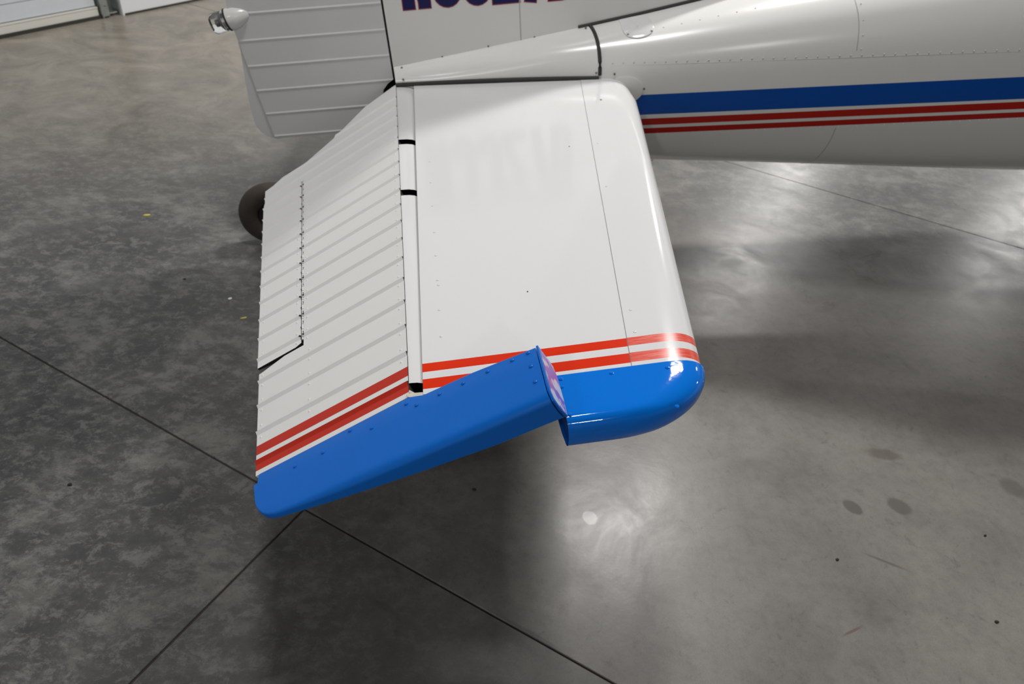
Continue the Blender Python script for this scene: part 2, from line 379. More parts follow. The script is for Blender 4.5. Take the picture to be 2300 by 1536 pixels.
# skin lap joint and frame seams
def strip_on_hull(name, x0, x1, p0, p1, th, mats, nseg=12):
    mb = MB(); rr = []
    for k in range(nseg + 1):
        p = lerp(p0, p1, k / nseg)
        rr.append([sec(x0, p, -0.002), sec(x0, p, th), sec(x1, p, th), sec(x1, p, -0.002)])
    mb.grid(rr); return mb.build(name, mats, fus, smooth=40)
M['seam'] = mat('dark_skin_seam', (0.20, 0.20, 0.195), 0.6)  # plain dark grey of the thin skin seam
M['seam_soft'] = mat('soft_skin_seam', (0.42, 0.42, 0.41), 0.5)
strip_on_hull('frame_seam', 1.7475, 1.7505, ph_of_z(1.75, 0.07), pi / 2, 0.0007, [M['seam_soft']])
strip_on_hull('frame_seam', 1.7475, 1.7505, ph_of_z(1.75, -0.24), -pi / 2, 0.0007, [M['seam_soft']])
mb = MB()
for k in range(46):
    x = 0.84 + k * 0.0405; c = sec(x, ph_of_z(x, 0.055 - 0.002 * (x - 1))); mb.dome(c, (0.18, -1, 0.05), 0.0040, 0.0020, 6)
for k in range(9):
    x = 1.765; z = 0.075 + k * 0.047
    if z < z_top(x) - 0.02: mb.dome(sec(x, ph_of_z(x, z)), (0.1, -1, 0.2), 0.0035, 0.0016, 6)
for k in range(46):
    x = 1.0 + k * 0.036; c = sec(x, ph_of_z(x, stripe_levels(x)[5] - 0.006)); mb.dome(c, (0.18, -1, -0.1), 0.0036, 0.0016, 6)
for k in range(7):
    x = 0.98 + k * 0.07; c = sec(x, ph_of_z(x, z_top(x) - 0.022)); mb.dome(c, (0.0, -0.6, 0.8), 0.0036, 0.0016, 6)
mb.build('rivet_row', [M['white_body']], fus, kind='stuff')
mb = MB(); rr = []       # skin lap: the upper sheet ends in a step
for x in [0.83 + 0.1 * k for k in range(25)]:
    p0, p1 = ph_of_z(x, 0.045), ph_of_z(x, 0.0475)
    rr.append([sec(x, p0, -0.001), sec(x, p0, 0.0002), sec(x, p1, 0.0002), sec(x, p1, -0.001)])
mb.grid(rr); mb.build('skin_lap', [M['white_body']], fus, smooth=40)
# small oval cover beside the fin
mb = MB(); rows = []
for q, e in ((1.0, -0.002), (1.0, 0.003), (0.93, 0.004), (0.5, 0.0042), (0.02, 0.0043)):
    r_ = []
    for k in range(24):
        t = 2 * pi * k / 24; x = 0.955 + 0.060 * q * cos(t); zz = z_top(x) - 0.012 + 0.026 * q * sin(t)
        r_.append(sec(x, ph_of_z(x, min(zz, z_top(x) - 0.0005)), e))
    rows.append(r_)
mb.grid(rows, close=True); mb.build('inspection_cover', [M['white']], fus, smooth=40)
for x, dz in ((0.91, 0.024), (1.0, 0.026)):
    mb = MB(); mb.dome(sec(x, ph_of_z(x, z_top(x) - dz), 0.004), (0, -0.7, 0.7), 0.0045, 0.002, 8); mb.build('screw', [M['screw']], fus)

# ------------------------------------------------------------------ fin with registration
def fin_half(x, z):
    le = fin_le(z); t = max(0.0, (le - x)); return 0.0395 * min(1, (t / 0.25) ** 0.5) if t < 0.25 else 0.0395
def fin_le(z): return pw(z, [(0.0, 1.95), (0.30, 1.75), (0.46, 0.95), (1.5, 0.36)])
mb = MB(); zs = [0.0, 0.1, 0.2, 0.25, 0.3, 0.36, 0.46, 0.7, 1.0, 1.3, 1.5]; rows = []
for z in zs:
    le = fin_le(z); st = [-0.022, 0.15] + [lerp(0.15, le, t) for t in (0.3, 0.55, 0.75, 0.88, 0.95, 0.985, 1.0)]
    near = [(x, YC - fin_half(x, z), z) for x in st]; far = [(x, YC + fin_half(x, z), z) for x in st[::-1]][1:]
    rows.append(near + far)
ids = mb.grid(rows, close=True); mb.face(ids[-1])
fin = mb.build('vertical_fin', [M['white_body']], plane, smooth=40)
mb = MB(); mb.box((0.503, 1.829, 0.08), (0.5065, 1.8312, 0.9)); mb.build('panel_seam', [M['seam_soft']], fin, smooth=0)
# letters
def ring(cx, cy, rx_, ry_, a0, a1, n=10): return [(cx + rx_ * cos(radians(lerp(a0, a1, k / n))), cy + ry_ * sin(radians(lerp(a0, a1, k / n)))) for k in range(n + 1)]
Wl, Hl = 0.106, 0.36; HS = 0.0225
GL = {
 'N': [[(HS, 0), (HS, Hl)], [(HS, Hl * 0.93), (Wl - HS, Hl * 0.07)], [(Wl - HS, 0), (Wl - HS, Hl)]],
 '3': [ring(Wl / 2, Hl - .055, Wl / 2 - HS, .055 - HS, 180, 0, 8) + ring(Wl / 2, Hl / 2 + .024, Wl / 2 - HS, .024, 0, -90, 6), ring(Wl / 2, Hl / 2 - .024, Wl / 2 - HS, .024, 90, 0, 6) + ring(Wl / 2, .055, Wl / 2 - HS, .055 - HS, 0, -180, 10) + [(HS, 0.105)]],
 '2': [[(HS, Hl - .12), (HS, Hl - .06)] + ring(Wl / 2, Hl - .055, Wl / 2 - HS, .055 - HS, 180, 0, 8) + [(Wl - HS, Hl - .12), (HS, .06), (HS, HS)], [(0, HS), (Wl, HS)]],
 '7': [[(0, Hl - HS), (Wl, Hl - HS)], [(Wl - HS, Hl - HS), (Wl - HS * 1.3, Hl * .7), (HS * 1.6, 0)]],
 'D': [[(HS, 0), (HS, Hl)], [(HS, Hl - HS)] + ring(Wl - HS - .03, Hl - HS - .03, .03, .03, 90, 0, 5) + ring(Wl - HS - .03, HS + .03, .03, .03, 0, -90, 5) + [(HS, HS)]],
}
def stroke(mb, pts, hw, y, x0, z0, m):
    P = [Vector((a, b)) for a, b in pts]; Lr = []
    for i, p in enumerate(P):
        d0 = (p - P[i - 1]).normalized() if i else None; d1 = (P[i + 1] - p).normalized() if i < len(P) - 1 else None
        d0 = d0 or d1; d1 = d1 or d0; t = (d0 + d1).normalized(); n = Vector((-t.y, t.x)); k = hw / max(0.4, n.dot(Vector((-d0.y, d0.x))))
        Lr.append((p + n * k, p - n * k))
    for (a, b), (c, d) in zip(Lr, Lr[1:]): mb.poly([(x0 + q.x, y, z0 + q.y) for q in (a, b, d, c)], m)
for ch, x0 in zip('N3327D', (0.052, 0.173, 0.289, 0.400, 0.512, 0.620)):
    mb = MB()
    zl = 0.2705 - 0.026 * (x0 - 0.05)
    for qi, st in enumerate(GL[ch]):
        ex = 0.0035
        P0, P1 = Vector(st[0]), Vector(st[-1]); d0 = (Vector(st[1]) - P0).normalized() * ex; d1 = (Vector(st[-2]) - P1).normalized() * ex
        st2 = [tuple(P0 - d0)] + list(st[1:-1]) + [tuple(P1 - d1)]
        stroke(mb, st2, HS + ex, 1.8299 - 0.0001 * qi, x0, zl, 1); stroke(mb, st, HS, 1.8292 - 0.0001 * qi, x0, zl, 0)
    mb.build('letter', [M['navy'], M['letter_red']], fin, recalc=False, smooth=0)

# ------------------------------------------------------------------ fairing between fin and stabilizer, and its rubber seals
def yb(x): return 1.783 - 0.1845 * x + 0.0
mb = MB(); rows = []
for k in range(15):
    x = lerp(-0.02, 0.785, k / 14); y0, z0 = yb(x), 0.014; y1, z1 = 1.829, z_top(x) + 0.006 * (1 - k / 14)
    t = k / 14; bul = min(1, max(0.0, t * 1.5 - 0.2)); r_ = []
    for q in range(13):
        ph = q / 12 * pi / 2
        cy, cz = (1 - cos(ph) ** 0.75), sin(ph) ** 0.75
        ly = q / 12; lin_y = ly ** 1.25; lin_z = ly ** 0.9
        r_.append((x, lerp(y0, y1, lerp(lin_y, cy, bul)), lerp(z0, z1, lerp(lin_z, cz, bul))))
    r_ = [(x, y0 + 0.02, z0 - 0.006)] + [(x, y0, z0 - 0.006)] + r_ + [(x, 1.85, z1)]
    rows.append(r_)
mb.grid(rows); mb.poly(rows[-1]); mb.poly(rows[0])
fair = mb.build('tail_fairing', [M['white_body']], plane, smooth=50)
for (x, y, z) in ((0.012, 1.776, 0.026), (0.012, 1.822, 0.058), (0.775, 1.640, 0.024), (0.765, 1.80, 0.150)):
    mb = MB(); mb.dome((x, y, z), (0, -1, 0.5), 0.0048, 0.003, 8); mb.build('screw', [M['screw']], fair)
for (x, y, z) in ((0.37, 1.829, 0.107), (0.18, 1.829, 0.083), (0.56, 1.829, 0.125)):
    mb = MB(); mb.dome((x, y, z), (0, -1, 0.2), 0.0038, 0.002, 8); mb.build('screw', [M['screw']], fair)
mb = MB(); mb.tube([(x, yb(x) - 0.001, 0.003 + 0.036 * (x + 0.02) * (0.785 - x)) for x in [lerp(-0.02, 0.785, k / 16) for k in range(17)]], 0.0085, 8)
mb.tube([rows[-1][q][:1] and (0.789, rows[-1][q][1], rows[-1][q][2]) for q in range(2, 15)], 0.0075, 8)
xr = [0.74 + 0.0325 * k for k in range(40)]
mb.tube([(x, 1.829, z_top(x) + 0.004) for x in xr if x < 1.9], 0.007, 6)
mb.build('rubber_seal', [M['rubber']], plane, label='black rubber seal around the tail fairing')

# ------------------------------------------------------------------ rudder
PT = 0.0975
def r_te(z): return pw(z, [(-0.195, -0.565), (0.006, -0.586), (0.108, -0.593), (0.30, -0.612), (1.5, -0.46)])
def r_le(z): return pw(z, [(-0.20, -0.10), (-0.062, -0.093), (-0.03, -0.079), (-0.005, -0.056), (0.012, -0.030), (1.5, -0.030)])
mb = MB(); rz_ = []
zb = [-0.185 + PT * k for k in range(18)]
lev = set([-0.195, -0.062, -0.03, -0.005, 0.012, 1.5])
for z in zb: lev |= {z + 0.006, z, z - 0.009}
lev = sorted(z for z in lev if -0.1951 <= z <= 1.5)
def bead(z, bs, h=0.0055, up=0.006, dn=0.0095):
    for b in bs:
        if -dn < z - b <= 0: return h * (1 + (z - b) / dn)
        if 0 < z - b < up: return h * (1 - (z - b) / up)
    return 0.0
rows = []
for z in lev:
    bh = bead(z, zb, 0.0024); x0, x1 = r_le(z), r_te(z)
    def hw_(x): return lerp(0.038, 0.011, min(1, max(0, (-0.036 - x) / 0.57))) 
    st = [x0, lerp(x0, x1, 0.04), lerp(x0, x1, 0.5), lerp(x0, x1, 0.985), x1]
    near = [(x, YC - hw_(x) - (bh if 0 < i < 4 else bh * 0.6), z) for i, x in enumerate(st)]
    far = [(x, YC + hw_(x) + bh, z) for x in st[::-1]]
    rows.append(near + far)
ids = mb.grid(rows, lambda i, j: 1 if j == 9 else 0, close=True); mb.face(ids[0]); mb.face(ids[-1])  # front wall blackened to look shaded
M['rudder'] = mat('rudder_grey_white_paint', (0.64, 0.645, 0.645), 0.4, noise=0.05, nscale=7)
rud = mb.build('rudder', [M['rudder'], M['cavity']], plane, smooth=8)
mb = MB(); mb.box((-0.030, YC - 0.022, 0.012), (-0.023, YC + 0.022, 1.45)); mb.build('hinge_gap_shade', [M['rubber']], rud, smooth=0)  # dark strip standing in for shade between fin and rudder
mb = MB(); n_ = []
out = [(0.20, -0.606), (0.168, -0.606), (0.05, -0.622), (-0.06, -0.634), (-0.13, -0.634), (-0.16, -0.622), (-0.185, -0.598), (-0.2, -0.565)]
rows = []
for z, x in out: rows.append([(x, YC - 0.004, z), (x, YC + 0.004, z), (r_te(z) + 0.02, YC + 0.006, z), (r_te(z) + 0.02, YC - 0.006, z)])
ids = mb.grid(rows, close=True); mb.face(ids[0]); mb.face(ids[-1])
mb.build('trailing_edge_strip', [M['rudder']], rud, smooth=40)
# tail light: teardrop fairing, metal collar, glass lens, bulb
lc = Vector((-0.604, YC, 0.287)); LD = Vector((-cos(0.2), 0, -sin(0.2))); mb = MB()      # LD points aft and a little down
def on_axis(d, r_, n=20): 
    u = Vector((-LD.z, 0, LD.x)); return [lc + LD * d + u * r_ * cos(2 * pi * k / n) + Vector((0, 1, 0)) * r_ * sin(2 * pi * k / n) for k in range(n)]
def turned(name, prof, m):
    mb = MB(); ids = mb.grid([on_axis(d, r_) for d, r_ in prof], close=True); mb.face(ids[0]); mb.face(ids[-1]); mb.build(name, [m], rud, smooth=40)
turned('light_fairing', [(0.012, 0.040), (0.0, 0.0405), (-0.022, 0.038), (-0.048, 0.029), (-0.068, 0.018), (-0.085, 0.003)], M['white_body'])
turned('light_gasket', [(0.012, 0.041), (0.019, 0.041)], M['rubber'])
turned('light_collar', [(0.019, 0.0365), (0.031, 0.0365)], M['chrome'])
turned('light_lens', [(0.031, 0.038), (0.070, 0.038), (0.078, 0.034), (0.081, 0.020)], M['glass'])
turned('light_bulb', [(0.031, 0.024), (0.040, 0.022), (0.048, 0.010), (0.060, 0.009), (0.063, 0.003)], M['steel'])

# ------------------------------------------------------------------ stabilizer
TK = 0.088                                   # thickness
def s_aft(y): return 0.0305 + 0.012 * y
def s_le(y): return 0.634 + 0.178 * y
def s_seam(y): return 0.4755 + 0.1443 * y
SY = [0.0537, 0.0263, 0.0038, -0.0263, -0.0417]       # stripe edges, outboard last one starts the blue
def s_prof(x, y, le, t=1.0, nose=0.09, tk=TK):
    """upper and lower z at x"""
    s_ = max(0.0, min(1.0, (le - x) / nose)); q = sqrt(max(0, 1 - (1 - s_) ** 2.2)); mid = -tk / 2
    return mid + tk / 2 * t * q, mid - tk / 2 * t * q
def stab_mesh(mirror=1):
    f = lambda p: (p[0], YC + mirror * (p[1] - YC), p[2])
    ys = [-0.0417, -0.0263, 0.0038, 0.0263, 0.0537, 0.3, 0.7, 1.1, 1.4, 1.7, 1.84]
    mb = MB(); rows = []
    for y in ys:
        xa, xs_ = s_aft(y), s_seam(y); top = [(xa, y, 0.0), (xa + 0.02, y, 0.0)] + [(lerp(xa + 0.02, xs_, k / 5), y, 0.0) for k in range(1, 6)] + [(xs_ + 0.012, y, -0.001)]
        bot = [(x, y, -TK) for x in (xs_, lerp(xa, xs_, 0.5), xa + 0.045)]
        rows.append([f(p) for p in top + bot + [(xa + 0.045, y, -0.006), (xa, y, -0.004)]])
    def mf(i, j):
        if j > 10: return 2 if j == 11 else 0  # underside of the lip lined black as cove shade
        if j > 6: return 0
        return 1 if i in (1, 3) else 0
    ids = mb.grid(rows, mf, close=True); mb.face(ids[0]); mb.face(ids[-1]); return mb
stab = stab_mesh().build('stabilizer', [M['white'], M['red'], M['cavity']], plane, smooth=35)
ys = [-0.0417, -0.0263, 0.0038, 0.0263, 0.0537, 0.2, 0.4, 0.7, 1.0, 1.3, 1.45, 1.6, 1.66]
def le_rows(ys, off=0.0012, flare=True):
    rows = []
    for y in ys:
        le = s_le(y)
        if flare and y > 1.40: le -= 0.6 * (y - 1.40) ** 2          # leading edge rounds back into the hull
        x0 = s_seam(y); st = [lerp(x0, le, t) for t in (0, 0.2, 0.38, 0.5, 0.6, 0.69, 0.77, 0.84, 0.9, 0.945, 0.975, 0.992, 1.0)]
        up_ = [(x, y, s_prof(x, y, le)[0] + off) for x in st]; dn = [(x, y, s_prof(x, y, le)[1] - off) for x in st[::-1]][1:]
        rows.append(up_ + dn)
    return rows
rows = le_rows(ys); mb = MB(); ids = mb.grid(rows, lambda i, j: 1 if i in (1, 3) else 0); mb.face(ids[0]); mb.face(ids[-1])
mb.build('leading_edge_skin', [M['white'], M['red_rubbed']], stab, smooth=40)
mb = MB()
mb.grid([[(s_seam(y) - 0.0012, y, -0.001), (s_seam(y) - 0.0012, y, 0.0004), (s_seam(y) + 0.0008, y, 0.0004)] for y in (-0.0417, 0.4, 0.9, 1.35, 1.66)])
mb.build('skin_seam', [M['seam']], stab, smooth=0)
# blue tip cap
def tip_rows():
    rows = []
    for k in range(22):
        y = -0.0405 - (0.1395) * sin(pi / 2 * k / 21) ** 0.9 if k else -0.0405
        y = max(y, -0.1800)
        # plan outline: leading edge runs round into the tip
        yy = min(1.0, max(0.0, (-y - 0.0) / 0.1805)); le = 0.402 + 0.2295 * (max(0.0, 1 - yy ** 2.3)) ** (1 / 2.1)
        d = max(0.0, (-0.152 - y) / 0.0285); t = sqrt(max(0.0, 1 - min(1, d) ** 2.6)) if d > 0 else 1.0
        t = max(t, 0.05)
        xa = 0.3035 + 0.06 * max(0, -0.12 - y) ; le = max(le, xa + 0.02); nose = min(0.08, (le - xa) * 0.75)
        st = [xa] + [lerp(xa, le, q) for q in (0.15, 0.35, 0.55, 0.66, 0.74, 0.81, 0.87, 0.915, 0.95, 0.975, 0.992, 1.0)]
        o = 0.0035; tk = TK * lerp(1, 0.86, min(1, (-y - 0.04) / 0.14))
        up_ = [(x + (o if i > 6 else 0), y, s_prof(x, y, le, t, nose, tk)[0] + o * t) for i, x in enumerate(st)]
        dn = [(x + (o if i > 6 else 0), y, s_prof(x, y, le, t, nose, tk)[1] - o * t * 0.3) for i, x in reversed(list(enumerate(st)))][1:]
        rows.append(up_ + dn)
    return rows
rows = tip_rows(); mb = MB(); ids = mb.grid(rows, lambda i, j: 0); mb.face(ids[-1]); mb.face(ids[0])
n_ = len(rows[0])
mb.build('stabilizer_tip', [M['blue']], stab, smooth=50)
mb = MB(); rr = []                             # recessed closing rib at the back of the cap, shade painted in dark blue
for k in range(22):
    r_ = rows[k]; a, b = Vector(r_[0]), Vector(r_[-1]); rr.append([tuple(a + Vector((0.006, 0, -0.004))), tuple(b + Vector((0.006, 0, 0.004)))])
mb.grid(rr); mb.build('tip_rib', [M['blue_dark']], stab, smooth=0)
for (x, y) in ((0.3157, -0.0534), (0.3129, -0.0765), (0.3146, -0.1562), (0.4218, -0.0544), (0.539, -0.0596), (0.5253, -0.1690)):
    zt = s_prof(x, y, s_le(0))[0]; mb = MB(); mb.dome((x, y, zt + (0.0035 if y > -0.16 else 0.0)), (0, -0.1, 1), 0.0048, 0.0028, 10); mb.build('rivet', [M['blue']], stab)
mb = MB()
for (x, y) in [(0.0809, 0.3431)] + [(0.075 + 0.012 * y, y) for y in (0.365, 0.24, 0.14, 0.48, 0.6, 0.75, 0.9, 1.05)] + [(0.02 + s_seam(y), y) for y in (0.15, 0.75, 1.05, 0.07)]:
    mb.dome((x, y, 0.0012 if x > 0.4 else 0), (0, 0, 1), 0.004, 0.0016, 8)
mb.build('white_rivets', [M['white']], stab, kind='stuff')
for (x, y) in ((0.743, 1.418), (0.55, 1.05), (0.294, 0.27)):
    mb = MB(); z = 0.0013 if x > 0.6 else 0.0; mb.dome((x, y, z), (0, 0, 1), 0.0050 if x > 0.7 else 0.0022, 0.0022, 8); mb.build('screw', [M['screw']], stab)
# round cover plate where the leading edge enters the hull
mb = MB(); rows = []
for q, e in ((1, -0.001), (1, 0.003), (0.9, 0.0045), (0.02, 0.0045)):
    rows.append([sec(0.885 + 0.075 * q * cos(2 * pi * k / 24), ph_of_z(0.9, -0.048 + 0.055 * q * sin(2 * pi * k / 24)), e) for k in range(24)])
mb.grid(rows, close=True); mb.build('root_plate', [M['white_body']], stab, smooth=40)
for x, z in ((0.845, 0.015), (0.962, -0.045)):
    mb = MB(); mb.dome(sec(x, ph_of_z(x, z), 0.0045), (0.18, -1, 0.1), 0.0048, 0.0025, 8); mb.build('screw', [M['screw']], stab)

# ------------------------------------------------------------------ elevator, trailing edge down by DL
DL = 0.458093038
EA = Vector((-cos(DL), 0, -sin(DL))); NE = Vector((-sin(DL), 0, cos(DL)))
def E(e, y, n=0.0): 
    v = EA * e + NE * n; return (v.x - 0.0119 * y, y, v.z)
def e_te(y): return 0.4085 + 0.1475 * y
def e_tab(y): return 0.2795 + 0.1093 * y
def e_in(y): return pw(y, [(1.5433, 0.636), (1.557, 0.5624), (1.58, 0.4316), (1.646, 0.305), (1.772, 0.156), (1.80, 0.02)])
BE = [PT * k for k in range(0, 18)]
TAB0, TAB1 = 0.352, 1.4136
EY = [0.0515, 0.0215, 0.0003, -0.0290, -0.0435]
def thick(e, y): return lerp(0.075, 0.007, min(1, max(0, e / e_te(min(y, 1.4)))))
def e_end(y):
    if y > 1.5433: return e_in(y)
    if 0.3262 <= y <= 0.3455: return lerp(0.4497, 0.375, (y - 0.3262) / (0.3455 - 0.3262))
    if 0.3455 < y < TAB1 + 0.0010: return e_tab(y) - 0.004
    return e_te(y)
lev = set(EY + [-0.0435, 0.326, 0.3262, 0.337, 0.3455, 0.3457, 0.352, TAB1 + 0.0009, TAB1 + 0.0011, 1.5433, 1.557, 1.58, 1.61, 1.646, 1.70, 1.772, 1.80])
for b in BE: lev |= {b + 0.006, b, b - 0.0095}
lev = sorted(y for y in lev if -0.0436 <= y <= 1.8)
def elevator_mesh(mir=1):
    f = lambda p: (p[0], YC + mir * (p[1] - YC), p[2])
    mb = MB(); rows = []
    for y in lev:
        en = e_end(y); bh = bead(y, BE) if y > -0.03 else 0
        top = [E(lerp(0, en, t), y, bh) for t in (0, 0.33, 0.66, 1.0)]
        low = [E(lerp(0, en, t), y, -thick(lerp(0, en, t), y)) for t in (1.0, 0.5, 0.02)]
        rows.append([f(p) for p in top + low])
    def mf(i, j):
        y = (lev[i] + lev[i + 1]) / 2
        if j in (0, 1, 2, 4, 5) and (0.0215 < y < 0.0515 or -0.029 < y < 0.0003): return 1
        if j == 3 and 0.326 < y < 1.42: return 2
        return 2 if j == 6 else 0  # walls facing the tab and hinge gaps darkened as shade
    ids = mb.grid(rows, mf, close=True); mb.face(ids[0]); mb.face(ids[-1]); return mb
elv = elevator_mesh().build('elevator', [M['white_satin'], M['red_satin'], M['dark']], plane, smooth=12)
mb = MB(); mb.tube([(-0.040, 1.80, -0.046), (-0.040, 1.94, -0.046)], 0.040, 14); mb.build('cutout_shade_tube', [M['cavity']], elv)  # black tube added to fill the rudder cutout with shade
# trim tab
lv = set([TAB0, TAB1]); 
for b in BE: lv |= {b + 0.006, b, b - 0.0095}
lv = sorted(y for y in lv if TAB0 <= y <= TAB1)
mb = MB(); rows = []
for y in lv:
    e0 = e_tab(y) + 0.0045; e1 = e_te(y) + (0.004 if y < TAB1 else 0.0); bh = bead(y, BE); up_ = 0.002
    first = y == lv[0]
    rows.append([E(lerp(e0, e1, t), y + q * first, bh + up_ * t) for t, q in ((0, 0.010), (0.12, 0.0025), (0.5, 0.0), (1, 0.0))] + [E(e1, y, up_ - 0.006), E(e0, y + 0.010 * first, -thick(e0, y) * 0.9)])
ids = mb.grid(rows, lambda i, j: 1 if j == 5 else 0, close=True); mb.face(ids[0], 1); mb.face(ids[-1])  # front and outboard tab walls carry the gap's painted shade
mb.build('trim_tab', [M['white_satin'], M['dark']], elv, smooth=12)
# piano hinge of the tab: pin and knuckles
mb = MB(); mb.tube([E(e_tab(y), y, -0.0032) for y in (TAB0 + 0.02, TAB1)], 0.0022, 6, 1)
y = TAB0 + 0.022; k = 0
while y < TAB1 - 0.01:
    y1 = min(y + 0.0232, TAB1); e = e_tab((y + y1) / 2)
    mb.tube([E(e_tab(y), y, -0.0018), E(e_tab(y1), y1 - 0.0015, -0.0018)], 0.0030, 8, 0)
    for ee in ((-0.0052, 0.0012) if k % 2 else (0.0012, 0.0052)): pass
    s0, s1 = ((-0.0048, -0.0026) if k % 2 else (0.0026, 0.0048))
    mb.poly([E(e_tab(y) + s0, y + 0.002, 0.0007), E(e_tab(y) + s1, y + 0.002, 0.0007), E(e_tab(y1) + s1, y1 - 0.010, 0.0007), E(e_tab(y1) + s0, y1 - 0.010, 0.0007)], 1)
    y = y1 + 0.0012; k += 1
for b in BE:
    if TAB0 < b < TAB1:
        for d in (-0.0065, 0.0055): mb.dome(E(e_tab(b) + d, b - 0.001, 0.0035), NE, 0.0034, 0.003, 6, 1)
mb.build('tab_hinge', [M['white_satin'], M['dark']], elv, smooth=40, recalc=False)
# rivets beside every bead, front edge, tab hinge and trailing edge
mb = MB()
for b in BE:
    for dy in (-0.021, 0.021):
        y = b + dy
        if y > 0.06:
            if y < 1.6: mb.dome(E(0.016, y), NE, 0.0032, 0.0014, 6)
            if 0.36 < y < 1.40:
                mb.dome(E(e_tab(y) - 0.016, y), NE, 0.0032, 0.0014, 6); mb.dome(E(e_tab(y) + 0.018, y, 0.0005), NE, 0.0032, 0.0014, 6)
            elif y < 0.36: mb.dome(E(0.26 + 0.1 * y, y), NE, 0.0032, 0.0014, 6)
            if y < 0.32 or 0.37 < y < 1.39: mb.dome(E(e_te(y) - 0.012, y, 0.0015 if y > 0.35 else 0), NE, 0.0032, 0.0014, 6)
mb.build('white_rivets', [M['white_satin']], elv, kind='stuff')
# dark patches painted as the shade in the open bead ends
mb = MB()
for b in BE:
    if b < 1.75: mb.poly([E(-0.0006, b + 0.0045, 0.0003), E(-0.0006, b, 0.0062), E(-0.0006, b - 0.0085, 0.0003)])
mb.build('bead_end_shade', [M['dark']], elv, smooth=0, kind='stuff', recalc=False)
# rounded nose in three lengths between the hinges
NP = [(-0.006, -0.003), (0.006, -0.0035), (0.018, -0.0045), (0.029, -0.008), (0.038, -0.015), (0.045, -0.028), (0.047, -0.047), (0.044, -0.060), (0.034, -0.073), (0.018, -0.082), (-0.01, -0.085)]
for y0, y1 in ((0.0012, 0.8424), (0.880, 1.2168), (1.2578, 1.80)):
    mb = MB(); rows = [[((x * (s_aft(y) + 0.0165 + 0.0119 * y) / 0.047 if x > 0 else x) - 0.0119 * y, y, z) for x, z in NP] for y in (y0, y1)]
    ids = mb.grid(rows); mb.face(ids[0], 1); mb.face(ids[1], 1); mb.build('nose_tube', [M['white'], M['cavity']], elv, smooth=40)  # end caps coloured black for shade between the lengths
for y0, y1 in ((0.8424, 0.880), (1.2168, 1.2578), (-0.034, 0.0012)):
    xo = -0.0119 * y0; mb = MB(); mb.box((xo - 0.012, y0, -0.084), (xo + 0.07, y1, -0.080)); mb.box((xo - 0.012, lerp(y0, y1, 0.42), -0.08), (xo + 0.06, lerp(y0, y1, 0.58), -0.06)); mb.box((xo - 0.014, y0, -0.08), (xo - 0.006, y1, -0.018)); mb.box((s_aft(y0) + 0.041, y0, -0.08), (s_aft(y0) + 0.0445, y1, -0.008))
    mb.build('hinge_bracket_and_shade', [M['cavity']], elv, smooth=0)  # bracket plate, with black lining painted as shade around it
mb = MB()       # scraps of cream tape at the outer hinge
mb.poly([(-0.004, -0.0335, 0.001), (0.032, -0.032, -0.003), (0.031, -0.046, -0.002), (0.012, -0.052, 0.003), (-0.002, -0.045, 0.002)])
mb.poly([(-0.003, -0.014, -0.004), (0.003, -0.022, -0.002), (0.014, -0.032, -0.003), (0.0, -0.031, 0.0)])
mb.build('tape_scrap', [M['tape']], elv, smooth=0, recalc=False)
# blue tip with its balance horn
def h_in(e): return pw(-e, [(-0.41, -0.0435), (0.0, -0.0455), (0.035, -0.0609), (0.15, -0.0694), (0.291, -0.0894)])
def h_out(e): return 0.004 + pw(-e, [(-0.4016, -0.132), (-0.397, -0.147), (-0.390, -0.160), (-0.375, -0.173), (-0.345, -0.183), (-0.232, -0.193), (0.0, -0.2115), (0.291, -0.234)])
def ES(e, y, n=0.0): return E(e - 0.25 * max(0.0, -0.068 - y) * max(0.0, (e - 0.28) / 0.12), y, n)     # the tip's trailing corner is raked
def h_th(e): return pw(-e, [(-0.41, 0.010), (-0.3, 0.016), (0.0, 0.052), (0.15, 0.066), (0.291, 0.066)])
mb = MB(); rows = []
es = [0.4015, 0.397, 0.3915, 0.3908, 0.380, 0.365, 0.34, 0.30, 0.25, 0.18, 0.1, 0.03, 0.0, -0.01, -0.035, -0.08, -0.15, -0.22, -0.27, -0.2895]
for e in es:
    yi, yo, t = h_in(e), h_out(e), h_th(e); o = 0.0022
    if e > 0.391: yi = -0.068
    r_ = [ES(e, yi, -t), ES(e, yi, o * 0.3), ES(e, yi - 0.004, o)] + [ES(e, lerp(yi, yo, q), o) for q in (0.3, 0.6, 0.85)]
    R_ = min(0.016, t * 0.45)
    for k in range(7):
        a = pi / 2 * k / 6; r_.append(ES(e, yo + R_ - R_ * 1.3 * sin(a), o - R_ + R_ * cos(a)))
    r_ += [ES(e, yo - 0.3 * R_ - 0.002, -t * 0.75), ES(e, yo + R_ * 0.3, -t * 0.95), ES(e, yo + R_ * 1.5, -t)]
    rows.append(r_)
ids = mb.grid(rows, close=True); mb.face(ids[0]); mb.face(ids[-1])
mb.build('elevator_tip', [M['blue_satin']], elv, smooth=40)
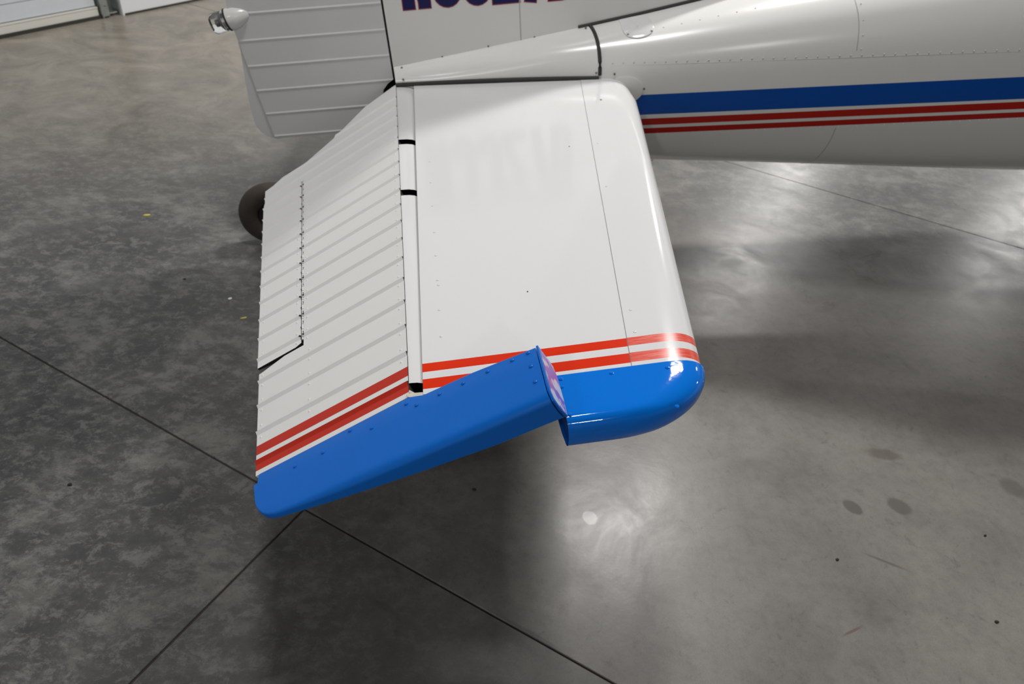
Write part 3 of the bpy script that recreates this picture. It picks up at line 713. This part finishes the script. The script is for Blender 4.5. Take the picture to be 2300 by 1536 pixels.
# end plate in front of the horn
def lens(e, g, n0=0.0022):
    yi, yo, t = h_in(-0.2895), h_out(-0.2895), h_th(-0.29)
    pts = [E(e, yi + g, n0 + g)] + [E(e, lerp(yi, yo, k / 8), n0 + g) for k in range(1, 8)] + [E(e, yo - g * 1.5, n0 - 0.010), E(e, yo - 0.003 - g, -t * 0.5), E(e, yo + 0.006, -t - g)]
    pts += [E(e, lerp(yo, yi, k / 6), -t - g - 0.006 * sin(pi * k / 6)) for k in range(1, 6)] + [E(e, yi + g, -t * 0.9)]
    return pts
mb = MB(); rows = [lens(-0.2915, 0.0003), lens(-0.2915, 0.0008), lens(-0.2955, 0.0008), lens(-0.2960, 0.0)]; ids = mb.grid(rows, close=True); mb.face(ids[0]); mb.face(ids[-1])
mb.build('end_plate', [M['blue_satin']], elv, smooth=30)
mb = MB(); c = lens(-0.2963, -0.0035); ids = [mb.vert(p) for p in c]; mb.face(ids); mb.build('masking_film', [M['film']], elv, smooth=0, label='purple and white smeared film on the end plate')
for (e, y) in [(-0.2735, -0.0945), (-0.2388, -0.0925), (-0.2727, -0.1329), (-0.2735, -0.176), (-0.1841, -0.0888), (-0.1281, -0.0865), (-0.0734, -0.0828), (-0.0191, -0.0809), (0.0054, -0.0625), (0.1461, -0.0556), (0.0908, -0.0806), (0.2146, -0.0786), (0.288, -0.077)]:
    mb = MB(); mb.dome(E(e, y, 0.0022), NE, 0.0048, 0.0026, 10); mb.build('rivet', [M['blue_satin']], elv)

# ------------------------------------------------------------------ the far side, behind the fin
stab_mesh(-1).build('stabilizer', [M['white'], M['red'], M['cavity']], plane, smooth=35)
elevator_mesh(-1).build('elevator', [M['white_satin'], M['red_satin'], M['dark']], plane, smooth=20)

# ------------------------------------------------------------------ tailwheel
tw = bpy.data.objects.new('tailwheel', None); COL.objects.link(tw); tw.parent = plane
WR = 0.122; wc = Vector((-0.462, 1.50, WR - 0.002)); YAW = radians(8)
tw.location = (0, 0, 0)
wx = Vector((cos(YAW), sin(YAW), 0)); wy = Vector((-sin(YAW), cos(YAW), 0)); wz = Vector((0, 0, 1))
def wheel_part(name, prof, m, n=40):
    mb = MB(False); rows = []
    prof = [(r_ * WR / 0.108, h) for r_, h in prof]
    for r_, h in prof: rows.append([wc + (wx * cos(2 * pi * k / n) + wz * sin(2 * pi * k / n)) * r_ + wy * h for k in range(n)])
    rows.append(rows[0]); mb.grid(rows, close=True); o = mb.build(name, [m], tw); o.location = -base; return o
tp = [(0.050, -0.024), (0.056, -0.030), (0.072, -0.034), (0.088, -0.032), (0.100, -0.023), (0.1065, -0.010), (0.108, 0.0), (0.1065, 0.010), (0.100, 0.023), (0.088, 0.032), (0.072, 0.034), (0.056, 0.030), (0.050, 0.024), (0.046, 0.0)]
wheel_part('tire', tp, M['tyre'])
wheel_part('wheel_hub', [(0.051, -0.016), (0.046, -0.018), (0.030, -0.012), (0.016, -0.012), (0.014, -0.028), (0.004, -0.028), (0.004, 0.028), (0.014, 0.028), (0.016, 0.012), (0.030, 0.012), (0.046, 0.018), (0.051, 0.016)], M['dark'], 28)
mb = MB(False)
for s_ in (-1, 1):
    mb.tube([wc + wy * s_ * 0.045, wc + wy * s_ * 0.045 + wx * 0.03 + wz * 0.07, wc + wy * s_ * 0.03 + wx * 0.07 + wz * 0.125], 0.010, 8)
mb.tube([wc - wy * 0.05, wc + wy * 0.05], 0.006, 8)
mb.tube([wc + wy * 0.03 + wx * 0.07 + wz * 0.125, wc - wy * 0.03 + wx * 0.07 + wz * 0.125], 0.014, 8)
o = mb.build('fork', [M['steel']], tw); o.location = -base
mb = MB(False); p0 = wc + wx * 0.07 + wz * 0.125; p1 = A2W((0.25, YC, -0.27)); rows = []
for k in range(9):
    t = k / 8; c = p0.lerp(p1, t) + Vector((0, 0, 0.05 * sin(pi * t))); rows.append([c + Vector((0, -0.02, -0.004)), c + Vector((0, 0.02, -0.004)), c + Vector((0, 0.02, 0.004)), c + Vector((0, -0.02, 0.004))])
ids = mb.grid(rows, close=True); mb.face(ids[0]); mb.face(ids[-1]); o = mb.build('leaf_spring', [M['steel']], tw, smooth=0); o.location = -base

# ================================================================== SCRAPS ON THE FLOOR
M['yellow'] = mat('yellow_scrap', (0.55, 0.46, 0.08), 0.7); M['chip'] = mat('white_chip', (0.7, 0.7, 0.68), 0.6); M['crumb'] = mat('dark_crumb', (0.02, 0.016, 0.013), 0.8)
def scrap(name, label, cat, x, y, r_, m, flat=0.3, ang=0.0, el=1.6, group=None):
    mb = MB(False); n = 9; rg = random.Random(int((x + 9) * 1000 + y * 77)); rad = [rg.uniform(0.7, 1.1) for _ in range(n)]
    def ringp(q, z): return [Vector((x, y, z)) + Matrix.Rotation(ang, 3, 'Z') @ Vector((r_ * el * q * rad[k] * cos(2 * pi * k / n), r_ * q * rad[k] * sin(2 * pi * k / n), 0)) for k in range(n)]
    rows = [ringp(0.9, 0.0), ringp(1.0, r_ * flat * 0.6), ringp(0.55, r_ * flat * 1.2)]
    ids = mb.grid(rows, close=True); mb.face(ids[0]); mb.face(ids[-1]); o = mb.build(name, [m], None)
    ctr = Vector((x, y, 0)); o.data.transform(Matrix.Translation(-ctr)); o.location = ctr
    o['label'] = label; o['category'] = cat
    if group: o['group'] = group
scrap('paper_scrap', 'small yellow scrap on bare floor left of the tailwheel', 'scrap', -0.967, 1.674, 0.007, M['yellow'], 0.25, 0.1, 2.2, 'yellow scraps on the floor')
scrap('paper_scrap', 'small yellow scrap on floor just left of the elevator trailing edge', 'scrap', -0.508, 1.019, 0.005, M['yellow'], 0.25, 0.3, 2.2, 'yellow scraps on the floor')
scrap('paint_chip', 'tiny white chip on floor below and left of the tailwheel', 'chip', -0.568, 1.125, 0.006, M['chip'], 0.4, 0.6, 1.2)
scrap('dirt_crumb', 'dark dirt crumb on the left slab below the long joint', 'crumb', -0.805, 0.344, 0.0045, M['crumb'], 0.9, 0, 1.4, 'dark crumbs on the floor')
scrap('dirt_crumb', 'dark dirt crumb on floor below the blue elevator tip', 'crumb', 0.18, 0.281, 0.0042, M['crumb'], 0.8, -0.5, 1.5, 'dark crumbs on the floor')
scrap('dirt_crumb', 'dark dirt crumb on pale floor below the two round stains', 'crumb', 1.08, 0.015, 0.0038, M['crumb'], 0.8, 0.5, 1.5, 'dark crumbs on the floor')
scrap('dirt_crumb', 'dark dirt crumb near the bottom right corner of the floor', 'crumb', 1.397, -0.176, 0.0045, M['crumb'], 0.8, 0.2, 1.5, 'dark crumbs on the floor')
scrap('dirt_crumb', 'dark dirt crumb on floor under the rightmost round stain', 'crumb', 1.542, 0.06, 0.0036, M['crumb'], 0.8, 0.2, 1.5, 'dark crumbs on the floor')
scrap('dirt_crumb', 'dark dirt crumb on floor between yellow scrap and white chip', 'crumb', -0.736, 1.238, 0.005, M['crumb'], 0.4, 0.2, 1.3, 'dark crumbs on the floor')
